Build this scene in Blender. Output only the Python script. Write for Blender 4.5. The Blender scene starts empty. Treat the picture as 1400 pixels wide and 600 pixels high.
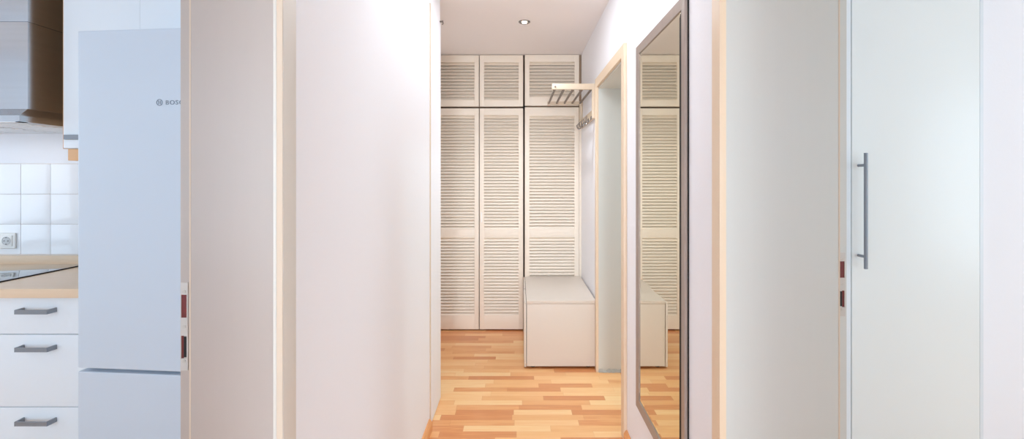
import bpy, bmesh, math, random
from mathutils import Vector, Matrix
random.seed(7)
S = bpy.context.scene
COL = S.collection
PI = math.pi

# ------------------------------------------------------------------ materials
def srgb(r, g, b):
    def f(c):
        c /= 255.0
        return c / 12.92 if c <= 0.04045 else ((c + 0.055) / 1.055) ** 2.4
    return (f(r), f(g), f(b), 1.0)

def mat(name, col, rough=0.5, metal=0.0, coat=0.0, bump=0.0, bscale=200.0, var=0.0, vscale=(3, 3, 3), spec=0.5, emit=None, estr=0.0):
    m = bpy.data.materials.new(name); m.use_nodes = True
    nt = m.node_tree; b = nt.nodes['Principled BSDF']
    b.inputs['Base Color'].default_value = col
    b.inputs['Roughness'].default_value = rough
    b.inputs['Metallic'].default_value = metal
    b.inputs['Coat Weight'].default_value = coat
    b.inputs['Coat Roughness'].default_value = 0.06
    b.inputs['Specular IOR Level'].default_value = spec
    if emit:
        b.inputs['Emission Color'].default_value = emit
        b.inputs['Emission Strength'].default_value = estr
    tc = nt.nodes.new('ShaderNodeTexCoord')
    if var > 0:
        mp = nt.nodes.new('ShaderNodeMapping'); mp.inputs['Scale'].default_value = vscale
        nz = nt.nodes.new('ShaderNodeTexNoise'); nz.inputs['Scale'].default_value = 1.0; nz.inputs['Detail'].default_value = 4
        mx = nt.nodes.new('ShaderNodeMix'); mx.data_type = 'RGBA'
        mx.inputs[6].default_value = tuple(c * (1 - var) for c in col[:3]) + (1,)
        mx.inputs[7].default_value = tuple(min(1, c * (1 + var)) for c in col[:3]) + (1,)
        nt.links.new(tc.outputs['Object'], mp.inputs[0]); nt.links.new(mp.outputs[0], nz.inputs['Vector'])
        nt.links.new(nz.outputs['Fac'], mx.inputs[0]); nt.links.new(mx.outputs[2], b.inputs['Base Color'])
    if bump > 0:
        n2 = nt.nodes.new('ShaderNodeTexNoise'); n2.inputs['Scale'].default_value = bscale; n2.inputs['Detail'].default_value = 3
        bp = nt.nodes.new('ShaderNodeBump'); bp.inputs['Strength'].default_value = bump; bp.inputs['Distance'].default_value = 0.002
        nt.links.new(tc.outputs['Object'], n2.inputs['Vector'])
        nt.links.new(n2.outputs['Fac'], bp.inputs['Height']); nt.links.new(bp.outputs[0], b.inputs['Normal'])
    return m

M = {}
M['wall'] = mat('wall_paint', srgb(242, 243, 248), 0.75, bump=0.15, bscale=120)
M['ceiling'] = mat('ceiling_paint', srgb(243, 238, 237), 0.85, bump=0.1, bscale=90)
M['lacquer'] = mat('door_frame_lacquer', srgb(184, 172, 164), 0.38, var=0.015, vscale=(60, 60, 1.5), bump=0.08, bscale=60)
M['lacquer_cream'] = mat('cream_casing_lacquer', srgb(230, 208, 182), 0.4, var=0.015, vscale=(60, 60, 1.5))
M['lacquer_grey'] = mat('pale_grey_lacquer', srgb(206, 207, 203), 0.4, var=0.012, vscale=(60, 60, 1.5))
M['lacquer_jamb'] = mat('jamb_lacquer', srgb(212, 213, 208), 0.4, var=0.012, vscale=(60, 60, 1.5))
M['plate_paint'] = mat('plate_paint', srgb(200, 194, 188), 0.4, var=0.03)
M['lacquer_white'] = mat('white_casing_lacquer', srgb(216, 211, 203), 0.4, var=0.01, vscale=(60, 60, 1.5))
M['strip_beige'] = mat('beige_seal_groove_shade', srgb(214, 196, 176), 0.6, var=0.02)
M['louvre'] = mat('louvre_cream_paint', srgb(240, 229, 214), 0.45, var=0.02, vscale=(4, 4, 30))
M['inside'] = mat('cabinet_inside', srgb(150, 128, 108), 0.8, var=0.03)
M['bench'] = mat('bench_foil', srgb(224, 214, 203), 0.42, var=0.008, vscale=(5, 5, 5))
M['bench_edge'] = mat('bench_edging', srgb(228, 214, 200), 0.5, var=0.01)
M['rack'] = mat('rack_painted_wood', srgb(214, 196, 172), 0.45, var=0.015, vscale=(8, 8, 8))
M['rod'] = mat('rack_rod_grey', srgb(120, 108, 98), 0.35, metal=0.5, var=0.03)
M['chrome'] = mat('chrome', srgb(150, 150, 152), 0.2, metal=1.0, var=0.02)
M['mframe'] = mat('mirror_frame_pewter', srgb(166, 152, 144), 0.4, metal=0.35, var=0.10, vscale=(40, 40, 6), bump=0.1, bscale=300)
M['mirror'] = mat('mirror_silver', srgb(226, 224, 208), 0.0, metal=1.0, var=0.002)
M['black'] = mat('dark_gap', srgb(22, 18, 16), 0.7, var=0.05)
M['fridge'] = mat('fridge_enamel', srgb(205, 215, 227), 0.34, var=0.012, vscale=(2, 2, 1.2), bump=0.04, bscale=500)
M['badge'] = mat('badge_grey', srgb(136, 147, 161), 0.4, metal=0.3, var=0.02)
M['kfront'] = mat('kitchen_front_white', srgb(234, 240, 246), 0.38, var=0.01, vscale=(2, 2, 2))
M['kcarcass'] = mat('kitchen_carcass', srgb(205, 205, 205), 0.5, var=0.02)
M['ktrim'] = mat('beech_edging', srgb(226, 178, 132), 0.5, var=0.06, vscale=(3, 40, 40))
M['steel'] = mat('brushed_steel', srgb(196, 202, 208), 0.2, metal=1.0, var=0.06, vscale=(1.5, 1.5, 60))
M['steel_side'] = M['steel']
M['handle'] = mat('handle_satin_nickel', srgb(142, 148, 156), 0.4, metal=0.35, var=0.03)
M['glass'] = mat('ceramic_hob_glass', srgb(16, 15, 17), 0.03, coat=1.0, var=0.02, spec=1.0)
M['hobtrim'] = mat('hob_edge', srgb(40, 32, 34), 0.3, metal=0.5, var=0.02)
M['tile'] = mat('wall_tile_glaze', srgb(242, 243, 246), 0.12, coat=0.4, var=0.006)
M['grout'] = mat('tile_grout', srgb(222, 214, 208), 0.85, var=0.03)
M['plastic'] = mat('socket_plastic', srgb(240, 238, 234), 0.3, var=0.005)
M['plug_dark'] = mat('socket_contacts', srgb(120, 118, 118), 0.4, metal=0.6, var=0.03)
M['gloss'] = mat('gloss_white_front', srgb(234, 240, 240), 0.3, coat=0.0, spec=0.35, var=0.004)
M['gloss_edge'] = mat('wardrobe_carcass_white', srgb(226, 234, 240), 0.4, var=0.006)
M['slot_red'] = mat('strike_recess_red', srgb(108, 24, 18), 0.45, var=0.35, vscale=(200, 200, 120))
M['slot_dark'] = mat('strike_recess_dark', srgb(16, 5, 5), 0.6, var=0.2)
M['sealant'] = mat('cracked_sealant', srgb(176, 172, 164), 0.8, bump=0.6, bscale=120, var=0.08, vscale=(40, 40, 40))
M['screw'] = mat('painted_screw', srgb(196, 190, 182), 0.4, metal=0.3, var=0.02)
M['bulb'] = mat('halogen_bulb', srgb(255, 240, 210), 0.4, emit=srgb(255, 226, 180), estr=14.0)
M['base'] = mat('beech_skirting', srgb(226, 160, 104), 0.4, var=0.09, vscale=(30, 2.2, 30))

def wood_counter():
    m = mat('beech_worktop', srgb(232, 205, 176), 0.35, var=0.05, vscale=(2.5, 40, 40))
    return m
M['counter'] = wood_counter()

def parquet():
    m = bpy.data.materials.new('strip_parquet'); m.use_nodes = True
    nt = m.node_tree; L = nt.links.new; N = nt.nodes.new
    b = nt.nodes['Principled BSDF']
    tc = N('ShaderNodeTexCoord'); sp = N('ShaderNodeSeparateXYZ'); L(tc.outputs['Object'], sp.inputs[0])
    def mth(op, a, c=None, d=None):
        n = N('ShaderNodeMath'); n.operation = op
        for i, v in enumerate((a, c, d)):
            if v is None: continue
            if isinstance(v, (int, float)): n.inputs[i].default_value = v
            else: L(v, n.inputs[i])
        return n.outputs[0]
    W = 0.0555
    yy = mth('DIVIDE', sp.outputs['Y'], W)
    row = mth('FLOOR', yy); fy = mth('FRACT', yy)
    wn = N('ShaderNodeTexWhiteNoise'); wn.noise_dimensions = '1D'; L(row, wn.inputs['W'])
    ln = mth('MULTIPLY_ADD', wn.outputs['Value'], 0.18, 0.30)
    off = mth('MULTIPLY', wn.outputs['Value'], 37.3)
    xx = mth('ADD', mth('DIVIDE', sp.outputs['X'], ln), off)
    cell = mth('FLOOR', xx); fx = mth('FRACT', xx)
    cb = N('ShaderNodeCombineXYZ'); L(row, cb.inputs[0]); L(cell, cb.inputs[1])
    w2 = N('ShaderNodeTexWhiteNoise'); w2.noise_dimensions = '2D'; L(cb.outputs[0], w2.inputs['Vector'])
    # grain, shifted per strip
    mp = N('ShaderNodeVectorMath'); mp.operation = 'MULTIPLY'; mp.inputs[1].default_value = (5, 60, 1); L(tc.outputs['Object'], mp.inputs[0])
    ad = N('ShaderNodeVectorMath'); ad.operation = 'ADD'; L(mp.outputs[0], ad.inputs[0])
    sc = N('ShaderNodeVectorMath'); sc.operation = 'SCALE'; sc.inputs['Scale'].default_value = 50; L(w2.outputs['Color'], sc.inputs[0]); L(sc.outputs[0], ad.inputs[1])
    nz = N('ShaderNodeTexNoise'); nz.inputs['Scale'].default_value = 1.0; nz.inputs['Detail'].default_value = 5; nz.inputs['Distortion'].default_value = 0.6; L(ad.outputs[0], nz.inputs['Vector'])
    fac = mth('MULTIPLY_ADD', mth('SUBTRACT', nz.outputs['Fac'], 0.5), 0.62, w2.outputs['Value'])
    cr = N('ShaderNodeValToRGB'); L(fac, cr.inputs[0])
    e = cr.color_ramp.elements
    e[0].position = 0.0; e[0].color = srgb(214, 140, 88)
    e[1].position = 1.0; e[1].color = srgb(246, 204, 150)
    for p, c in ((0.16, srgb(222, 150, 96)), (0.3, srgb(232, 168, 112)), (0.55, srgb(238, 180, 122)), (0.8, srgb(243, 192, 136))):
        k = e.new(p); k.color = c
    # thin joints
    j1 = mth('LESS_THAN', fy, 0.012); j2 = mth('LESS_THAN', mth('MULTIPLY', fx, ln), 0.0009)
    j = mth('MAXIMUM', j1, j2)
    mx = N('ShaderNodeMix'); mx.data_type = 'RGBA'; L(mth('MULTIPLY', j, 0.35), mx.inputs[0]); L(cr.outputs[0], mx.inputs[6]); mx.inputs[7].default_value = srgb(150, 84, 46)
    L(mx.outputs[2], b.inputs['Base Color'])
    b.inputs['Roughness'].default_value = 0.3
    b.inputs['Coat Weight'].default_value = 0.25; b.inputs['Coat Roughness'].default_value = 0.2
    return m
M['floor'] = parquet()

# ------------------------------------------------------------------ mesh helpers
def box(bm, x0, x1, y0, y1, z0, z1, bev=0.0, seg=2, rot=None):
    t = bmesh.new()
    bmesh.ops.create_cube(t, size=1.0)
    for v in t.verts:
        v.co = Vector(((x0 + x1) / 2 + v.co.x * (x1 - x0), (y0 + y1) / 2 + v.co.y * (y1 - y0), (z0 + z1) / 2 + v.co.z * (z1 - z0)))
    if bev > 0:
        bmesh.ops.bevel(t, geom=t.edges[:], offset=bev, segments=seg, affect='EDGES', profile=0.7)
    if rot is not None:
        bmesh.ops.transform(t, matrix=rot, verts=t.verts)
    me = bpy.data.meshes.new('t'); t.to_mesh(me); t.free(); bm.from_mesh(me); bpy.data.meshes.remove(me)

def poly(bm, pts, vec):
    """solid prism from a planar outline pushed along vec"""
    a = [bm.verts.new(p) for p in pts]; b_ = [bm.verts.new(Vector(p) + Vector(vec)) for p in pts]
    n = len(pts)
    bm.faces.new(a); bm.faces.new(b_[::-1])
    for i in range(n):
        bm.faces.new((a[i], b_[i], b_[(i + 1) % n], a[(i + 1) % n]))

def lathe(bm, prof, centre, axis='Z', n=32):
    """prof = [(r, h)...]"""
    rings = []
    for r, h in prof:
        ring = []
        for i in range(n):
            a = 2 * PI * i / n
            if axis == 'Z': p = (r * math.cos(a), r * math.sin(a), h)
            elif axis == 'Y': p = (r * math.cos(a), h, r * math.sin(a))
            else: p = (h, r * math.cos(a), r * math.sin(a))
            ring.append(bm.verts.new(Vector(centre) + Vector(p)))
        rings.append(ring)
    for k in range(len(rings) - 1):
        for i in range(n):
            bm.faces.new((rings[k][i], rings[k][(i + 1) % n], rings[k + 1][(i + 1) % n], rings[k + 1][i]))
    bm.faces.new(rings[0][::-1]); bm.faces.new(rings[-1])

def tube(bm, pts, r, n=12, cap=True):
    pts = [Vector(p) for p in pts]
    rings = []
    for i, p in enumerate(pts):
        d = (pts[min(i + 1, len(pts) - 1)] - pts[max(i - 1, 0)]).normalized()
        up = Vector((0, 0, 1)) if abs(d.z) < 0.9 else Vector((1, 0, 0))
        u = d.cross(up).normalized(); v = d.cross(u).normalized()
        rings.append([bm.verts.new(p + r * (math.cos(2 * PI * k / n) * u + math.sin(2 * PI * k / n) * v)) for k in range(n)])
    for a, b_ in zip(rings, rings[1:]):
        for k in range(n):
            bm.faces.new((a[k], a[(k + 1) % n], b_[(k + 1) % n], b_[k]))
    if cap:
        bm.faces.new(rings[0][::-1]); bm.faces.new(rings[-1])

def obj(name, bm, m, parent=None, smooth=False, label=None):
    bmesh.ops.recalc_face_normals(bm, faces=bm.faces[:])
    me = bpy.data.meshes.new(name); bm.to_mesh(me); bm.free()
    o = bpy.data.objects.new(name, me); COL.objects.link(o)
    me.materials.append(m)
    if smooth:
        for p in me.polygons: p.use_smooth = True
        try: me.set_sharp_from_angle(angle=math.radians(35))
        except Exception: pass
    if parent is not None:
        o.parent = parent
        o.matrix_parent_inverse = Matrix.Translation(parent.location).inverted() if parent.type == 'EMPTY' and not any(parent.rotation_euler) else Matrix.Identity(4)
    if label: o['label'] = label
    return o

def bobj(name, boxes, m, parent=None, label=None, bev=0.0):
    bm = bmesh.new()
    for b in boxes: box(bm, *b, bev=bev) if len(b) == 6 else box(bm, *b)
    return obj(name, bm, m, parent, label=label, smooth=bev > 0)

def thing(name, label, cat, loc=(0, 0, 0), group=None):
    o = bpy.data.objects.new(name, None); COL.objects.link(o); o.location = loc; o.empty_display_size = 0.1
    o['label'] = label; o['category'] = cat
    if group: o['group'] = group
    return o
def tag(o, label, cat, group=None):
    o['label'] = label; o['category'] = cat
    if group: o['group'] = group
    return o
def struct(name, boxes, m, parent=None, bev=0.0, label=None):
    o = bobj(name, boxes, m, parent, bev=bev)
    if parent is None:
        o['kind'] = 'structure'
        if label: o['label'] = label
    return o
def sempty(name, loc=(0, 0, 0), label=None):
    o = bpy.data.objects.new(name, None); COL.objects.link(o); o.location = loc; o['kind'] = 'structure'
    if label: o['label'] = label
    return o

# ------------------------------------------------------------------ dimensions (metres; camera above the origin)
EYE = 1.33; H = 2.403
XL = -0.473; XLK = -0.645          # left wall: hall face / kitchen face
XR = 0.548; XRR = 0.862            # right wall: hall face / room face
YB = -1.8                          # wall behind the camera
YW = 3.959                         # fronts of the louvred cupboards
YEND = 4.56
KB = 2.287                         # kitchen back wall
LJ = 0.881                         # far jamb of the kitchen doorway
RJ = 1.200                         # far jamb of the right doorway
D0, D1, DH = 2.356, 3.115, 1.940   # doorway beside the coat rack
YP0, YP1 = 2.43, 2.742             # flush panel ending the left wall

# ------------------------------------------------------------------ shell
struct('floor', [(-3.9, 4.4, -6.8, YEND + 0.2, -0.12, 0.0)], M['floor'], label='beech strip parquet floor of the hallway')
struct('ceiling', [(-3.9, 4.4, -6.8, YEND + 0.2, H, H + 0.12)], M['ceiling'], label='plain pinkish white ceiling')

struct('wall_left', [(XLK, XL, LJ + 0.012, YP0, 0, H), (XLK, XL, YP0, YP1, 2.262, H), (XLK, XL - 0.004, YP0, YP1, 0, 2.262),
                     (XLK, XL, YB, LJ + 0.012, 2.10, H), (XLK, XL, -6.6, -0.10, 0, H)], M['wall'],
       label='white left hallway wall beyond the kitchen doorway')
struct('wall_right', [(XR, XRR, RJ + 0.012, D0 - 0.012, 0, H), (XR, XRR, D0 - 0.012, D1 + 0.012, DH + 0.012, H), (XR, XRR, D1 + 0.012, YEND, 0, H),
                      (XR, XRR, YB, RJ + 0.012, 2.10, H), (XR, XRR, -6.6, 0.20, 0, H)], M['wall'],
       label='white right hallway wall carrying the mirror')
struct('wall_far', [(-3.9, 4.4, YEND, YEND + 0.15, 0, H)], M['wall'])
struct('wall_behind', [(-3.9, -2.9, YB - 0.15, YB, 0, H), (-1.1, XLK, YB - 0.15, YB, 0, H), (XRR, 1.2, YB - 0.15, YB, 0, H), (3.2, 4.4, YB - 0.15, YB, 0, H),
                       (-2.9, -1.1, YB - 0.15, YB, 0, 0.7), (-2.9, -1.1, YB - 0.15, YB, 2.2, H),
                       (XL, XR, -6.75, -6.6, 0, 0.25), (XL, XR, -6.75, -6.6, 2.25, H),
                       (1.2, 3.2, YB - 0.15, YB, 0, 0.5), (1.2, 3.2, YB - 0.15, YB, 2.2, H)], M['wall'])
struct('wall_kitchen_side', [(-3.9, -3.75, YB, YEND, 0, H)], M['wall'])
struct('wall_kitchen_back', [(-3.75, XLK, KB, KB + 0.12, 0, H)], M['wall'], label='pale kitchen wall behind hood and tiles')
struct('wall_hall_alcove', [(-0.86, -0.74, KB + 0.12, YEND, 0, H)], M['wall'])
struct('wall_room_pier', [(1.692, 4.2, 1.72, 1.84, 0, H)], M['wall'], label='pale blue white wall right of the gloss wardrobe')
struct('wall_kitchen_bulkhead', [(-1.5995, -0.99, 1.9225, KB, 1.885, H)], M['kfront'], label='white boxed-in wall above the fridge')
struct('wall_room_back', [(XRR, 1.75, 2.27, 2.345, 0, H)], M['wall'])
struct('wall_room_side', [(4.2, 4.4, YB, YEND, 0, H)], M['wall'])

# flush white panel closing the left wall, ends a little under the ceiling
p = struct('trim_1', [(XL - 0.004, XL + 0.003, YP0 + 0.006, YP1 + 0.004, 0.006, 2.258)], M['wall'], bev=0.0015, label='flush white panel at the end of the left wall, no skirting')
bobj('joint_line', [(XL - 0.003, XL + 0.0036, YP0 - 0.012, YP0 + 0.006, 0.006, 2.260)], M['strip_beige'], p)
bm = bmesh.new(); lathe(bm, [(0.0045, 0), (0.0045, 0.012), (0.007, 0.016), (0.005, 0.02)], (XL + 0.003, 2.715, 2.262), 'X', 16)
tube(bm, [(XL + 0.018, 2.715, 2.262), (XL + 0.024, 2.71, 2.25), (XL + 0.02, 2.705, 2.242)], 0.004, 8)
obj('hook', bm, M['rod'], p, True, 'tiny dark hook')

# skirting boards
def skirting(name, x0, x1, y0, y1, side):
    bm = bmesh.new()
    # profile with a rounded shoulder, run along Y
    t = x1 - x0; h = 0.058
    if side > 0: prof = [(x0, 0), (x1, 0), (x1, h - 0.018), (x1 - t * .35, h - 0.006), (x1 - t * .7, h), (x0, h)]
    else: prof = [(x1, 0), (x0, 0), (x0, h - 0.018), (x0 + t * .35, h - 0.006), (x0 + t * .7, h), (x1, h)]
    poly(bm, [(a, y0, z) for a, z in prof], (0, y1 - y0, 0))
    o = obj(name, bm, M['base']); o['kind'] = 'structure'; return o
skirting('baseboard_left', XL, XL + 0.018, 0.93, YP0 - 0.03, 1)
skirting('baseboard_right', XR - 0.018, XR, RJ + 0.052, D0 - 0.062, -1)

# ------------------------------------------------------------------ door frames
def strike(parent, x0, x1, yf, holes, dark_right, z0, z1, pre=''):
    xm = (x0 + x1) / 2; w = x1 - x0
    # plate with two cut-outs, built from strips
    zs = [z0] + [v for h in holes for v in h] + [z1]
    bl = []
    for i in range(0, len(zs), 2): bl.append((x0, x1, yf - 0.0015, yf + 0.001, zs[i], zs[i + 1]))
    hx0, hx1 = x0 + w * 0.08, x1 - w * 0.16
    if dark_right < 0: hx0, hx1 = x0 + w * 0.12, x1 - w * 0.12
    for a, b in holes:
        bl.append((x0, hx0, yf - 0.0015, yf + 0.001, a, b)); bl.append((hx1, x1, yf - 0.0015, yf + 0.001, a, b))
    sp = bobj('strike_plate', bl, M['plate_paint'], parent, label='painted strike plate with two dark red slots')
    for k, (a, b) in enumerate(holes):
        # recess: five-sided pocket sunk into the frame
        hm = hx0 + (hx1 - hx0) * (0.42 if dark_right > 0 else 0.55)
        if k == 1:
            bobj('latch_recess', [(hx0, hx1, yf - 0.0004, yf + 0.0012, a, b)], M['slot_red'], sp, label='dark red latch slot')
        else:
            if dark_right > 0: r, d = (hx0, hm), (hm, hx1)
            else: d, r = (hx0, hm), (hm, hx1)
            bobj('bolt_recess', [(r[0], r[1], yf - 0.0004, yf + 0.0012, a, b)], M['slot_red'], sp, label='dark red bolt slot')
            bobj('bolt_opening', [(d[0], d[1], yf - 0.0006, yf + 0.0016, a + 0.002, b - 0.002)], M['slot_dark'], sp, label='black opening of the bolt slot')
    for z in (z0 + 0.018, z1 - 0.018, (holes[0][0] + holes[1][1]) / 2):
        bm = bmesh.new(); lathe(bm, [(0.0034, -0.0022), (0.0034, -0.001), (0.0026, 0.0)], (xm, yf, z), 'Y', 12)
        lathe(bm, [(0.0012, -0.0026), (0.0012, -0.002)], (xm, yf, z), 'Y', 8)
        obj('screw', bm, M['screw'], sp, True)

# left doorway to the kitchen (door_1)
d1 = sempty('door_1', (XL, LJ, 0), 'pale frame of the kitchen doorway on the left')
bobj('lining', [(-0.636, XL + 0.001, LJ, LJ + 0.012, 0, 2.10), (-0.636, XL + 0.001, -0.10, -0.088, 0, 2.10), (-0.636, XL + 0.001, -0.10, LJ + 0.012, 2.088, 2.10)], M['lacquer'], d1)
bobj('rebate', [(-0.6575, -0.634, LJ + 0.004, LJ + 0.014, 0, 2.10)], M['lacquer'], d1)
bobj('sealing_bead', [(-0.6375, -0.6345, LJ - 0.0005, LJ + 0.005, 0, 2.10)], M['strip_beige'], d1)
xf = XL + 0.018
bobj('casing', [(XL - 0.001, XL + 0.0055, LJ - 0.003, LJ - 0.0012, 0, 2.09), (XL + 0.0005, xf, LJ - 0.001, LJ + 0.050, 0, 2.0995), (XL + 0.0005, xf, -0.15, LJ + 0.050, 2.10, 2.155), (XL + 0.0005, xf, -0.15, -0.10, 0, 2.0995)], M['lacquer_white'], d1, bev=0.0015)
bobj('groove_shade_strip', [(XL + 0.0056, xf - 0.001, LJ - 0.0025, LJ - 0.0012, 0, 2.09)], M['strip_beige'], d1, label='beige strip coloured for the shade in the casing groove')  # darker beige stands for the shadow gap between lining and casing
s0 = 622.0 / (LJ + 0.004)
zz = lambda y, s=s0: EYE - (y - 243) / s
strike(d1, (247.5 - 709) / s0, (257.5 - 709) / s0, LJ + 0.004, [(zz(434), zz(402.5)), (zz(489.5), zz(458.5))][::-1][::-1] and sorted([(zz(489.5), zz(458.5)), (zz(434), zz(402.5))]), 1, zz(506), zz(386))

# right doorway (door_2)
d2 = sempty('door_2', (XR, RJ, 0), 'pale grey frame of the wide doorway on the right')
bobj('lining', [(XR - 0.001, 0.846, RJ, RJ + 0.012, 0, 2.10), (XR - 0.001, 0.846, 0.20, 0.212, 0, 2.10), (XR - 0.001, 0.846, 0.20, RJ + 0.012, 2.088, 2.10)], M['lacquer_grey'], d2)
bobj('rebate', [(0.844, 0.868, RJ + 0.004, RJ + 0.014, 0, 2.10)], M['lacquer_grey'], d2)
bobj('sealing_bead', [(0.8435, 0.8475, RJ - 0.0005, RJ + 0.005, 0, 2.10)], M['strip_beige'], d2)
bobj('casing', [(XR - 0.018, XR - 0.0005, RJ - 0.001, RJ + 0.048, 0, 2.0995), (XR - 0.018, XR - 0.0005, 0.15, RJ + 0.048, 2.10, 2.155), (XR - 0.018, XR - 0.0005, 0.15, 0.20, 0, 2.0995)], M['lacquer_cream'], d2, bev=0.0015)
s1 = 622.0 / (RJ + 0.004)
zr = lambda y: EYE - (y - 243) / s1
strike(d2, (1146.5 - 709) / s1, (1155.2 - 709) / s1, RJ + 0.004, sorted([(zr(419.5), zr(397)), (zr(379.5), zr(357))]), -1, zr(432), zr(345))

# doorway beside the coat rack (door_3)
d3 = sempty('door_3', (XR, D0, 0), 'cream frame of the far doorway beside the coat rack')
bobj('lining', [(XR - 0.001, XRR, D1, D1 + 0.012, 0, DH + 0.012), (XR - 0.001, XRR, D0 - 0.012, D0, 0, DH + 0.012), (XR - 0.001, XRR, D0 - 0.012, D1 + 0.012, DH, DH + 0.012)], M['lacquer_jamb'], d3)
bobj('casing', [(XR - 0.017, XR - 0.0005, D0 - 0.060, D0 + 0.001, 0, 2.012), (XR - 0.017, XR - 0.0005, D0 + 0.0012, D1 - 0.0012, DH - 0.001 + 0.012, 2.012), (XR - 0.017, XR - 0.0005, D1 - 0.001, D1 + 0.048, 0, 2.012)], M['lacquer_cream'], d3, bev=0.0015)
bm = bmesh.new()
n = 26; a = []; bt = []
for i in range(n):
    x = XR + 0.0 + (0.30) * i / (n - 1); h = 0.020 + 0.007 * math.sin(i * 1.3) * math.sin(i * .37) + random.uniform(-.003, .003)
    a.append(bm.verts.new((x, D1 - 0.001, 0.0))); bt.append((bm.verts.new((x, D1 - 0.001, h)), bm.verts.new((x, D1 - 0.010 - random.uniform(0, .006), 0.001)), bm.verts.new((x, D1 - 0.004, h * .8))))
for i in range(n - 1):
    bm.faces.new((a[i], a[i + 1], bt[i + 1][0], bt[i][0])); bm.faces.new((bt[i][0], bt[i + 1][0], bt[i + 1][2], bt[i][2])); bm.faces.new((bt[i][2], bt[i + 1][2], bt[i + 1][1], bt[i][1])); bm.faces.new((bt[i][1], bt[i + 1][1], a[i + 1], a[i]))
obj('sealant', bm, M['sealant'], d3, label='cracked grey sealant at the foot of the jamb')

# ------------------------------------------------------------------ louvred built-in cupboards
PITCH = 0.027
def louvre_door(parent, x0, x1, z0, z1, sections, st=0.038, th=0.022):
    """frame with rails; sections = [(zlow, zhigh)...] openings from the bottom up, filled with tilted slats"""
    y0, y1 = YW, YW + th
    bm = bmesh.new()
    box(bm, x0, x0 + st, y0, y1, z0, z1, 0.0015); box(bm, x1 - st, x1, y0, y1, z0, z1, 0.0015)
    zs = [z0] + [v for s in sections for v in s] + [z1]
    for i in range(0, len(zs), 2):
        box(bm, x0 + st - .001, x1 - st + .001, y0 + 0.0004, y1 - 0.0004, zs[i], zs[i + 1], 0.0012)
    d = obj('louvre_door', bm, M['louvre'], parent, True)
    bm = bmesh.new()
    for a, b in sections:
        n = max(1, round((b - a) / PITCH)); pt = (b - a) / n
        for k in range(n):
            zc = a + (k + 0.5) * pt
            # slat section: bottom edge forward, top edge back
            w = 0.0345; t = 0.0042; ang = math.radians(38)
            ca, sa = math.cos(ang), math.sin(ang)
            hw, ht = w / 2, t / 2
            yc = (y0 + y1) / 2 + .001
            pts = []
            for (u, v) in ((-hw, -ht), (-hw, ht), (hw, ht), (hw, -ht)):
                # u along slat (up/back), v across
                yy = yc + u * sa + v * ca; z_ = zc + u * ca - v * sa
                pts.append((x0 + st - 0.002, yy, z_))
            poly(bm, pts, (x1 - x0 - 2 * st + 0.004, 0, 0))
    obj('louvre_slats', bm, M['louvre'], d)
    return d

def carcass(name, parent, x0, x1, z0, z1):
    y0 = YW + 0.026; y1 = YEND - 0.005; t = 0.016
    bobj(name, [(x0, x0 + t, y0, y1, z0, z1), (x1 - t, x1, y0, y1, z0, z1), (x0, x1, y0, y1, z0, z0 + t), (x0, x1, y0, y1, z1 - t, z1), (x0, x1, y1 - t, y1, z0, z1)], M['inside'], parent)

z = lambda y: EYE + (243 - y) / 157.1
X = lambda x: (x - 709) / 157.1
LOW = [(z(431), z(325.3)), (z(313.3), z(157.5))]
UP = [(z(137), z(85.0))]
w = thing('built_in_cupboard', 'tall cream cupboard with a pair of louvred doors, left of the white bench', 'cupboard', (-0.34, YW, 0))
carcass('carcass', w, X(595.5), X(715.6), 0.006, 1.939)
louvre_door(w, X(596), X(654.6), 0.012, z(148.0), LOW)
db = louvre_door(w, X(655.7), X(715), 0.012, z(148.0), LOW)
bm = bmesh.new()
xk = X(658.3)
box(bm, xk - .006, xk + .006, YW - 0.010, YW + 0.001, z(304), z(290), 0.003, 3)
obj('finger_pull', bm, M['plastic'], db, True, 'small white plastic finger pull')

w = thing('top_cupboard', 'low cream top cupboard with two louvred doors under the ceiling, left pair', 'cupboard', (-0.34, YW, 1.95))
carcass('carcass', w, X(595.5), X(715.6), 1.946, H - 0.002)
louvre_door(w, X(596), X(654.6), z(145.5), z(75.3), UP)
louvre_door(w, X(655.7), X(715), z(145.5), z(75.3), UP)

w = thing('built_in_cupboard', 'tall cream cupboard with one wide louvred door, rising behind the white bench', 'cupboard', (0.29, YW, 0))
carcass('carcass', w, X(717.0), XR - 0.004, 0.006, 1.944)
louvre_door(w, X(717.6), X(791.7), 0.012, z(146.6), [(z(431), z(324.6)), (z(312.3), z(158.5))], st=0.040)
bobj('filler_strip', [(X(792.1), XR - 0.001, YW + 0.001, YW + 0.02, 0.0, 1.944)], M['louvre'], w)
w = thing('top_cupboard', 'low cream top cupboard with one louvred door under the ceiling, behind the coat rack', 'cupboard', (0.29, YW, 1.95))
carcass('carcass', w, X(717.0), XR - 0.004, 1.949, H - 0.002)
louvre_door(w, X(717.6), X(791.7), z(144.4), z(75.0), [(z(133), z(84.6))], st=0.040)
bobj('filler_strip', [(X(792.1), XR - 0.001, YW + 0.008, YW + 0.02, 1.949, H - 0.002)], M['inside'], w)

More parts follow.
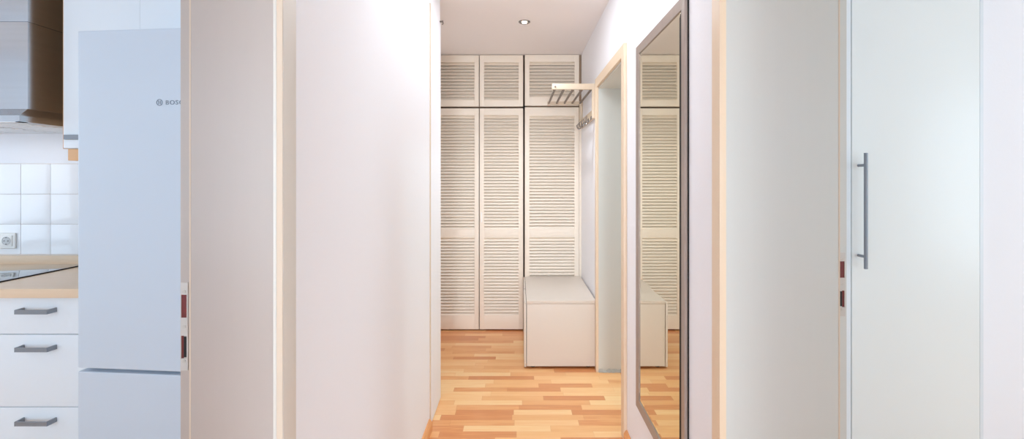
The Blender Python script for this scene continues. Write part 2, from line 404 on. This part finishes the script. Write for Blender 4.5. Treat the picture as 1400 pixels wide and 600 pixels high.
# ------------------------------------------------------------------ bench / chest
YF = 3.166
b = thing('storage_bench', 'low white storage bench against the right wall before the louvred cupboards', 'bench', (0.30, YF, 0))
bobj('end_panel', [(0.0575, 0.536, YF + 0.002, YF + 0.020, 0.018, 0.4525)], M['bench'], b, bev=0.001)
bobj('runner_gap', [(0.0535, 0.060, YF + 0.02, YW - 0.03, 0.03, 0.44)], M['black'], b)
bobj('body', [(0.060, 0.536, YF + 0.0205, YW - 0.006, 0.018, 0.454)], M['bench'], b)
bobj('bench_top', [(0.056, 0.5375, YF - 0.001, YW - 0.006, 0.4545, 0.475)], M['bench'], b, bev=0.0015)
dy = (YW - 0.01 - YF) / 2
for k in range(2):
    ya = YF + 0.001 + k * dy
    d = bobj('drawer_front', [(0.039 + 0.002 * k, 0.0535, ya, ya + dy - 0.006, 0.014, 0.461 + .010 * k)], M['bench'], b, bev=0.0012)
for (fx, fy) in ((0.10, YF + .05), (0.49, YF + .05), (0.10, YW - .08), (0.49, YW - .08)):
    bm = bmesh.new(); lathe(bm, [(0.018, 0.0), (0.018, 0.018)], (fx, fy, 0.0), 'Z', 20)
    obj('foot', bm, M['black'], b, True)

# ------------------------------------------------------------------ coat rack
RY0, RY1 = 3.222, 3.905
r = thing('coat_rack', 'cream wall coat rack with five grey rods and wire hooks above the bench', 'coat rack', (0.53, RY0, 1.75))
for nm, ya in (('bracket', RY0), ('bracket', RY1 - 0.022)):
    bm = bmesh.new()
    if ya == RY0: box(bm, 0.238, XR - 0.001, ya, ya + 0.022, 1.957, 1.997, 0.0015)
    else: box(bm, 0.246, XR - 0.001, ya, ya + 0.016, 1.957, 1.982, 0.0015)
    box(bm, XR - 0.027, XR - 0.001, ya, ya + 0.022, 1.752, 1.958, 0.0015)
    br = obj(nm, bm, M['rack'], r, True)
    bm = bmesh.new(); lathe(bm, [(0.0055, -0.0025), (0.0065, -0.001), (0.0065, 0.002)], (0.260, ya, 1.975), 'Y', 16)
    obj('screw', bm, M['rod'], br, True)
for k in range(5):
    bm = bmesh.new(); xx = 0.260 + k * 0.0665
    tube(bm, [(xx, RY0 + 0.012, 1.969), (xx, RY1 - 0.024 + 0.002, 1.969)], 0.0085, 14)
    obj('rod', bm, M['rod'], r, True)
rail = bobj('hook_rail', [(XR - 0.020, XR - 0.003, RY0 + 0.022, RY1 - 0.022, 1.752, 1.818)], M['rack'], r, bev=0.0015)
for k in range(5):
    ya = RY0 + 0.075 + k * 0.125
    bm = bmesh.new()
    for s in (-1, 1):
        pts = []
        for i in range(15):
            t = i / 14.0
            a = PI * 1.15 * t
            # drop from the rail, swing out and curl up
            x = XR - 0.021 - 0.002 - 0.030 * (1 - math.cos(a)) * 0.62
            zc = 1.772 - 0.030 * math.sin(min(a, PI)) - 0.008 * (1 - t)
            y_ = ya + s * (0.006 + 0.026 * t)
            pts.append((x, y_, zc))
        tube(bm, pts, 0.0028, 8)
    tube(bm, [(XR - 0.024, ya - 0.010, 1.757), (XR - 0.024, ya, 1.77), (XR - 0.024, ya + 0.010, 1.757)], 0.0028, 8)
    lathe(bm, [(0.006, -0.003), (0.006, 0.003)], (XR - 0.023, ya, 1.772), 'X', 12)
    obj('hook', bm, M['chrome'], rail, True)

# ------------------------------------------------------------------ wall mirror
my0, my1, mz0, mz1 = 1.463, 2.068, 0.298, 1.920
fx0, fx1 = XR - 0.015, XR - 0.0012
mr = thing('wall_mirror', 'tall narrow wall mirror in a pewter grey frame on the right wall', 'mirror', (XR, (my0 + my1) / 2, mz0))
fw = 0.036
bm = bmesh.new()
# mitred frame: each side is a prism with mitred ends and a slightly sloped face
def side(bm, pts2, deep=0.0):
    """pts2: outer a, outer b, inner b, inner a in (y, z)"""
    oa, ob, ib, ia = pts2
    fo, fi = fx0, fx0 + 0.003
    v = [bm.verts.new((x, y, zq)) for x, (y, zq) in ((fo, oa), (fo, ob), (fi, ib), (fi, ia), (fx1, oa), (fx1, ob), (fx1, ib), (fx1, ia))]
    for f in ((0, 1, 2, 3), (7, 6, 5, 4), (0, 4, 5, 1), (1, 5, 6, 2), (2, 6, 7, 3), (3, 7, 4, 0)):
        bm.faces.new([v[i] for i in f])
O = [(my0, mz0), (my1, mz0), (my1, mz1), (my0, mz1)]
I = [(my0 + fw, mz0 + fw), (my1 - fw, mz0 + fw), (my1 - fw, mz1 - fw), (my0 + fw, mz1 - fw)]
for i in range(4):
    j = (i + 1) % 4
    side(bm, (O[i], O[j], I[j], I[i]))
obj('frame', bm, M['mframe'], mr)
# black strip over the glass, painted for the near rebate's reflection
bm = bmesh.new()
refl_w = 0.017
J = [(my0 + fw + refl_w, mz0 + fw + refl_w), (my1 - fw - refl_w, mz0 + fw + refl_w), (my1 - fw - refl_w, mz1 - fw - refl_w), (my0 + fw + refl_w, mz1 - fw - refl_w)]
a = [(XR - 0.0120, my0 + fw, mz0 + fw), (XR - 0.0120, my0 + fw, mz1 - fw), (XR - 0.0120, my0 + fw + refl_w, mz1 - fw - refl_w * 1.4), (XR - 0.0120, my0 + fw + refl_w, mz0 + fw + refl_w * 1.4)]
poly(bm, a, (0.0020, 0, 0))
obj('rebate_reflection', bm, M['black'], mr)
bm = bmesh.new()
g0, g1 = XR - 0.0092, XR - 0.0080; bw = 0.020
def ring(x, d): return [bm.verts.new((x, yq, zq)) for yq, zq in ((my0 + fw + d, mz0 + fw + d), (my1 - fw - d, mz0 + fw + d), (my1 - fw - d, mz1 - fw - d), (my0 + fw + d, mz1 - fw - d))]
ri, ro, rb = ring(g0, bw), ring(g1, 0.0), ring(XR - 0.0052, 0.0)
bm.faces.new(ri); bm.faces.new(rb)
for i in range(4):
    j = (i + 1) % 4
    bm.faces.new((ri[i], ri[j], ro[j], ro[i])); bm.faces.new((ro[i], ro[j], rb[j], rb[i]))
obj('glass', bm, M['mirror'], mr, label='bevelled mirror glass')
bobj('backboard', [(XR - 0.005, XR - 0.0006, my0 - 0.0015, my1 + 0.0015, mz0 - 0.0015, mz1 + 0.0015)], M['black'], mr)

# ------------------------------------------------------------------ kitchen
# tiled splashback
bm = bmesh.new()
box(bm, -3.74, -0.9, KB - 0.004, KB + 0.001, 0.94, 1.402)
g = obj('trim_2', bm, M['grout']); g['kind'] = 'structure'; g['label'] = 'square white wall tiles above the kitchen worktop'
bm = bmesh.new()
TX = -2.344
for i in range(-9, 9):
    for j in range(-1, 3):
        x0 = TX + i * 0.149 + 0.0012; x1 = x0 + 0.1466
        z1_ = 1.398 - (2 - j) * 0.1507; z0_ = z1_ - 0.1483
        if z0_ < 0.942: z0_ = 0.942
        if z1_ < 0.95: continue
        box(bm, x0, x1, KB - 0.009, KB - 0.003, z0_, z1_, 0.0012, 2)
obj('tile', bm, M['tile'], g, True)

def bow_handle(parent, xc, zc, yf, w=0.133, name='handle'):
    bm = bmesh.new()
    d = 0.036; h = 0.017; t = 0.005
    # flat bar in front with two slanted legs flaring outwards
    x0, x1 = xc - w / 2, xc + w / 2
    box(bm, x0 + 0.004, x1 - 0.004, yf - d, yf - d + t, zc - h / 2, zc + h / 2, 0.0008)
    for s, xe in ((-1, x0), (1, x1)):
        poly(bm, [(xe, yf - 0.0002, zc - h / 2), (xe - s * t * 1.2, yf - 0.0002, zc - h / 2), (xe - s * (0.004 + t), yf - d + t * .5, zc - h / 2), (xe - s * 0.0035, yf - d, zc - h / 2)], (0, 0, h))
    return obj(name, bm, M['handle'], parent)

def base_unit(x0, x1, label, loc):
    yf = 1.792
    u = thing('base_cabinet', label, 'kitchen cabinet', loc, 'kitchen base cabinets')
    bobj('carcass', [(x0 + .001, x1 - .001, yf + 0.021, KB - 0.002, 0.10, 0.863)], M['kcarcass'], u)
    bobj('plinth', [(x0 + .001, x1 - .001, yf + 0.07, yf + 0.085, 0.0, 0.10)], M['kfront'], u)
    for (za, zb) in ((0.715, 0.858), (0.429, 0.712), (0.143, 0.426)):
        d = bobj('drawer', [(x0 + .0015, x1 - .0015, yf, yf + 0.019, za, zb)], M['kfront'], u, bev=0.0012)
        bow_handle(d, (x0 + x1) / 2, zb - 0.047, yf)
    return u
base_unit(-2.175, -1.593, 'white base cabinet with three drawers and grey bow handles, beside the fridge', (-1.88, 1.8, 0))

bm = bmesh.new()
box(bm, -2.9, -1.596, 1.762, KB - 0.0005, 0.864, 0.900, 0.002)
ct = obj('worktop', bm, M['counter'], None, True); tag(ct, 'beech kitchen worktop over the white drawers', 'worktop')
bobj('upstand', [(-2.9, -1.596, KB - 0.022, KB - 0.0008, 0.9002, 0.9405)], M['counter'], ct, bev=0.0015)
hb = thing('ceramic_hob', 'black glass ceramic hob set into the beech worktop', 'hob', (-2.42, 1.97, 0.9))
bobj('glass_top', [(-2.70, -2.130, 1.80, 2.245, 0.9012, 0.9052)], M['glass'], hb, bev=0.001)
bobj('edge_trim', [(-2.705, -2.126, 1.795, 2.250, 0.9002, 0.9020), (-2.130, -2.126, 1.795, 2.25, 0.9002, 0.9056), (-2.705, -2.70, 1.795, 2.25, 0.9002, 0.9056)], M['hobtrim'], hb)
# socket pair
sk = thing('double_socket', 'white double wall socket on the kitchen tiles', 'socket', (-2.59, KB, 1.01))
ys = KB - 0.0092
sxr = -2.511; zs0, zs1 = 0.977, 1.055
bm = bmesh.new(); box(bm, sxr - 0.152, sxr, ys - 0.009, ys, zs0, zs1, 0.006, 3)
obj('cover_frame', bm, M['plastic'], sk, True)
for k in range(2):
    xc = sxr - 0.040 - k * 0.071; zc = (zs0 + zs1) / 2
    bm = bmesh.new(); box(bm, xc - 0.027, xc + 0.027, ys - 0.0125, ys - 0.0085, zc - 0.027, zc + 0.027, 0.0015)
    ins = obj('socket_insert', bm, M['plastic'], sk, True)
    bm = bmesh.new()
    lathe(bm, [(0.0215, -0.0006), (0.0215, -0.0016), (0.0195, -0.0016), (0.0185, 0.0002), (0.0, 0.0003)][:4], (xc, ys - 0.0127, zc), 'Y', 28)
    rim = obj('rim', bm, M['kcarcass'], ins, True)
    bm = bmesh.new()
    for s in (-1, 1):
        lathe(bm, [(0.0026, -0.0022), (0.0026, 0.0)], (xc + s * 0.0095, ys - 0.0127, zc), 'Y', 12)
        box(bm, xc - 0.003, xc + 0.003, ys - 0.0150, ys - 0.0127, zc + s * 0.0165 - 0.002, zc + s * 0.0165 + 0.002)
    obj('contacts', bm, M['plug_dark'], ins)

# extractor hood
hd = thing('extractor_hood', 'brushed steel extractor hood above the hob', 'extractor hood', (-2.35, 2.05, 1.55))
hx1 = -1.996; hx0 = -2.72; hy0 = 1.819; hy1 = KB - 0.001
cx1 = hx1 - 0.010; cx0 = hx0 + 0.010; cy0 = 1.859
bm = bmesh.new()   # lip box with a bevelled shoulder up to the body
box(bm, hx0, hx1, hy0, hy1, 1.555, 1.580)
v = [bm.verts.new(q) for q in ((hx0, hy0, 1.580), (hx1, hy0, 1.580), (hx1, hy1, 1.580), (hx0, hy1, 1.580), (cx0, cy0, 1.611), (cx1, cy0, 1.611), (cx1, hy1, 1.611), (cx0, hy1, 1.611))]
for f in ((0, 1, 5, 4), (1, 2, 6, 5), (2, 3, 7, 6), (3, 0, 4, 7), (4, 5, 6, 7)): bm.faces.new([v[i] for i in f])
obj('canopy', bm, M['steel'], hd)
bobj('lower_body', [(cx0, cx1, cy0, hy1, 1.611, 1.967)], M['steel'], hd, bev=0.0012)
bobj('upper_body', [(cx0 + .0015, cx1 - .0015, cy0 + .0015, hy1, 1.9685, H - 0.001)], M['steel'], hd, bev=0.0012)
bm = bmesh.new()
for k in range(3):
    w_ = (hx1 - hx0 - 0.06) / 3
    a = hx0 + 0.02 + k * (w_ + 0.01)
    box(bm, a, a + w_, hy0 + 0.05, hy1 - 0.05, 1.5505, 1.556, 0.001)
    for i in range(8):
        box(bm, a + 0.02, a + w_ - 0.02, hy0 + 0.08 + i * 0.045, hy0 + 0.095 + i * 0.045, 1.5485, 1.551)
obj('grease_filter', bm, M['kfront'], hd)
bobj('rim', [(hx0, hx1, hy0, hy0 + 0.03, 1.5525, 1.5550), (hx0, hx1, hy1 - 0.02, hy1, 1.5525, 1.555), (hx1 - 0.015, hx1, hy0, hy1, 1.5525, 1.555)], M['kfront'], hd)
bobj('badge', [(-2.175, -2.128, cy0 - 0.0008, cy0, 1.703, 1.707)], M['black'], hd)

# wall cabinet
wc = thing('wall_cabinet', 'narrow white wall cabinet between the hood and the fridge', 'kitchen cabinet', (-1.76, 2.1, 1.45))
cyf = 1.922
bobj('carcass', [(-1.923, -1.60, cyf + 0.019, KB - 0.001, 1.453, H - 0.002)], M['kcarcass'], wc)
bobj('side_edging', [(-1.9255, -1.9232, cyf + 0.0005, KB - 0.001, 1.453, H - 0.002)], M['ktrim'], wc, label='beech coloured edging')
bobj('cabinet_door', [(-1.923, -1.60, cyf, cyf + 0.0185, 1.455, H - 0.004)], M['kfront'], wc, bev=0.0012)
bm = bmesh.new()
box(bm, -1.912, -1.605, cyf - 0.012, cyf - 0.0003, 1.491, 1.511, 0.003, 3)
obj('grip_rail', bm, M['handle'], wc, True)
bobj('wooden_block', [(-1.908, -1.80, cyf + 0.004, cyf + 0.12, 1.403, 1.4525)], M['ktrim'], wc, bev=0.002, label='small beech block under the cabinet')

# fridge-freezer, turned a few degrees
fr = thing('fridge_freezer', 'tall pale blue grey fridge freezer beside the kitchen worktop', 'fridge', (-1.590, 1.641, 0))
def fobj(name, bm, m, parent=fr, smooth=True, label=None):
    o = obj(name, bm, m, None, smooth, label); o.parent = parent; return o
FW = 0.60
bm = bmesh.new(); box(bm, 0.004, FW - .004, 0.058, 0.59, 0.02, 1.852, 0.004); body = fobj('body', bm, M['fridge'])
def fridge_door(name, z0, z1):
    bm = bmesh.new(); box(bm, 0, FW, 0, 0.052, z0, z1, 0.006, 4)
    return fobj(name, bm, M['fridge'])
ud = fridge_door('fridge_door', 0.6445, 1.860)
ld = fridge_door('freezer_door', 0.06, 0.632)
bm = bmesh.new(); box(bm, 0.006, FW - .006, 0.035, 0.057, 0.6305, 0.644); fobj('handle_recess', bm, M['kcarcass'])
bm = bmesh.new(); box(bm, 0.02, FW - .02, 0.03, 0.5, 0.0, 0.055); fobj('plinth', bm, M['kcarcass'])
# badge: roundel and lettering
bx, bz = 0.3185, 1.597
bm = bmesh.new()
n = 36; r0, r1 = 0.0098, 0.0120
rings = [[bm.verts.new((bx + r * math.cos(2 * PI * i / n), yq, bz + r * math.sin(2 * PI * i / n))) for i in range(n)] for r, yq in ((r1, -0.0002), (r1, -0.0012), (r0, -0.0012), (r0, -0.0002))]
for a, b_ in zip(rings, rings[1:] + rings[:1]):
    for i in range(n): bm.faces.new((a[i], a[(i + 1) % n], b_[(i + 1) % n], b_[i]))
for s in (-1, 1):   # two inner arcs and a crossbar, the H-shaped mark
    pts = []
    for i in range(13):
        a = math.radians(-60 + 120 * i / 12)
        pts.append((bx + s * 0.0108 - s * 0.0072 * math.cos(a), -0.0009, bz + 0.0088 * math.sin(a)))
    tube(bm, pts, 0.0008, 6)
    tube(bm, [(bx - 0.0052, -0.0009, bz + s * 0.0026), (bx + 0.0052, -0.0009, bz + s * 0.0026)], 0.0007, 6)
fobj('roundel', bm, M['badge'], ud, False, 'small grey round emblem')
cu = bpy.data.curves.new('lettering', 'FONT'); cu.body = 'BOSCH'; cu.size = 0.0225; cu.extrude = 0.0005; cu.space_character = 1.2; cu.offset = 0.0003
to = bpy.data.objects.new('lettering_src', cu); COL.objects.link(to)
bpy.context.view_layer.update()
me = bpy.data.meshes.new_from_object(to.evaluated_get(bpy.context.evaluated_depsgraph_get()))
bpy.data.objects.remove(to)
me.transform(Matrix.Translation((bx + 0.0225, -0.0006, bz - 0.0080)) @ Matrix.Rotation(PI / 2, 4, 'X') @ Matrix.Diagonal((1.07, 0.97, 1, 1)))
lt = bpy.data.objects.new('lettering', me); COL.objects.link(lt); me.materials.clear(); me.materials.append(M['badge']); lt.parent = ud
lt['label'] = 'grey BOSCH lettering'
fr.rotation_euler = (0, 0, math.radians(-5))

# ------------------------------------------------------------------ gloss wardrobe in the right room
GY = 1.655
gw = thing('gloss_wardrobe', 'tall glossy white wardrobe with a long steel bar handle, right room', 'wardrobe', (1.44, GY, 0))
bobj('carcass', [(1.186, 1.692, GY + 0.0195, 2.262, 0.0, H - 0.003)], M['gloss_edge'], gw)
bobj('side_panel', [(1.190, 1.2095, GY + 0.001, GY + 0.0190, 0.0, H - 0.003)], M['gloss_edge'], gw)
gd = bobj('wardrobe_door', [(1.2125, 1.678, GY, GY + 0.019, 0.01, H - 0.006)], M['gloss'], gw, bev=0.0015)
bobj('side_panel', [(1.680, 1.692, GY + 0.001, GY + 0.0190, 0.0, H - 0.003)], M['gloss_edge'], gw)
bm = bmesh.new()
hxp = 1.236; yb = GY - 0.036; sb = 622 / yb
hz1 = EYE + (243 - 209) / sb; hz0 = EYE - (367.5 - 243) / sb
tube(bm, [(hxp, yb, hz0), (hxp, yb, hz1)], 0.0062, 20)
for yy in (226, 350):
    zc = EYE - (yy - 243) / 380.0
    tube(bm, [(hxp, yb, zc), (hxp, GY + 0.0005, zc)], 0.005, 14)
obj('bar_handle', bm, M['handle'], gd, True, 'long steel bar handle')

# ------------------------------------------------------------------ lights
def area(name, loc, size, energy, color, rot, sy=None, spread=None):
    l = bpy.data.lights.new(name, 'AREA'); l.energy = energy; l.color = color; l.shape = 'RECTANGLE'; l.size = size; l.size_y = sy or size
    if spread: l.spread = spread
    o = bpy.data.objects.new(name, l); COL.objects.link(o); o.location = loc; o.rotation_euler = rot; return o

def downlight(x, y, label, energy, seen=True):
    t = thing('ceiling_downlight', label, 'ceiling light', (x, y, H))
    bm = bmesh.new(); lathe(bm, [(0.019, -0.0005), (0.019, -0.004), (0.034, -0.007), (0.040, -0.003), (0.040, 0.0)], (x, y, H), 'Z', 32)
    obj('trim_ring', bm, M['chrome'], t, True)
    bm = bmesh.new(); lathe(bm, [(0.018, -0.0042), (0.018, -0.0065), (0.010, -0.0085)], (x, y, H), 'Z', 28)
    obj('bulb', bm, M['bulb'], t, True)
    l = bpy.data.lights.new('downlight_lamp', 'SPOT'); l.energy = energy; l.color = (0.88, 0.94, 1.0); l.spot_size = math.radians(120); l.spot_blend = 1.0; l.shadow_soft_size = 0.03
    o = bpy.data.objects.new('downlight_lamp', l); COL.objects.link(o); o.location = (x, y, H - 0.02); o.parent = None
downlight(0.04, 3.13, 'small round chrome downlight in the ceiling before the louvred cupboards', 19)
area('hall_ceiling_fill', (0.04, 2.25, H - 0.012), 0.5, 3.3, (0.88, 0.94, 1.0), (0, 0, 0), 1.1)  # added soft fill under the ceiling, no fitting there
area('hall_tilted_fill', (0.04, 1.45, H - 0.09), 0.4, 0.8, (0.90, 0.96, 1.0), (math.radians(62), 0, 0), 0.12)  # unseen fill tilted at the cupboards, added to brighten them

# daylight from the kitchen and right room windows, plus added unseen fills
area('hall_front_fill', (0.04, -6.62, 1.25), 0.95, 94, (0.78, 0.91, 1.0), (PI / 2, 0, 0), 1.9)  # added frontal fill, set far back to light the hall evenly
area('daylight_kitchen', (-2.0, YB - 0.05, 1.45), 1.8, 21, (0.58, 0.82, 1.0), (PI / 2, 0, 0), 1.5)
area('kitchen_side_fill', (-3.72, 1.2, 1.5), 1.2, 4.5, (0.66, 0.84, 1.0), (PI / 2, 0, -PI / 2), 1.3)  # added fill raking across the tiles; this wall has no window
area('daylight_room', (2.2, YB - 0.05, 1.35), 2.0, 8, (0.50, 0.83, 1.0), (PI / 2, 0, 0), 1.7)
area('daylight_room_side', (4.15, -0.4, 1.35), 1.6, 19, (0.68, 0.87, 1.0), (PI / 2, 0, PI / 2), 1.7)
area('far_room_fill', (2.2, 3.2, H - 0.02), 0.4, 14, (0.66, 0.94, 1.0), (0, 0, 0))  # unseen light added to brighten the far doorway's jamb
area('hood_lamp', (-2.35, 2.08, 1.545), 0.3, 0.1, (1, 0.9, 0.84), (0, 0, 0), 0.1)

wd = bpy.data.worlds.new('world'); S.world = wd; wd.use_nodes = True
wd.node_tree.nodes['Background'].inputs[0].default_value = (0.75, 0.87, 1.0, 1)
wd.node_tree.nodes['Background'].inputs[1].default_value = 0.3

# ------------------------------------------------------------------ camera
cd = bpy.data.cameras.new('camera'); cam = bpy.data.objects.new('camera', cd); COL.objects.link(cam)
cam.location = (0, 0, EYE); cam.rotation_euler = (PI / 2, 0, 0)
cd.sensor_width = 36; cd.sensor_fit = 'HORIZONTAL'; cd.lens = 622 / 1400 * 36
cd.shift_x = -9 / 1400; cd.shift_y = -57 / 1400
cd.clip_start = 0.02
S.camera = cam
S.view_settings.view_transform = 'Standard'; S.view_settings.look = 'None'; S.view_settings.gamma = 1.0
S.view_settings.use_curve_mapping = False
S.view_settings.exposure = 1.13
S.cycles.max_bounces = 12; S.cycles.diffuse_bounces = 8
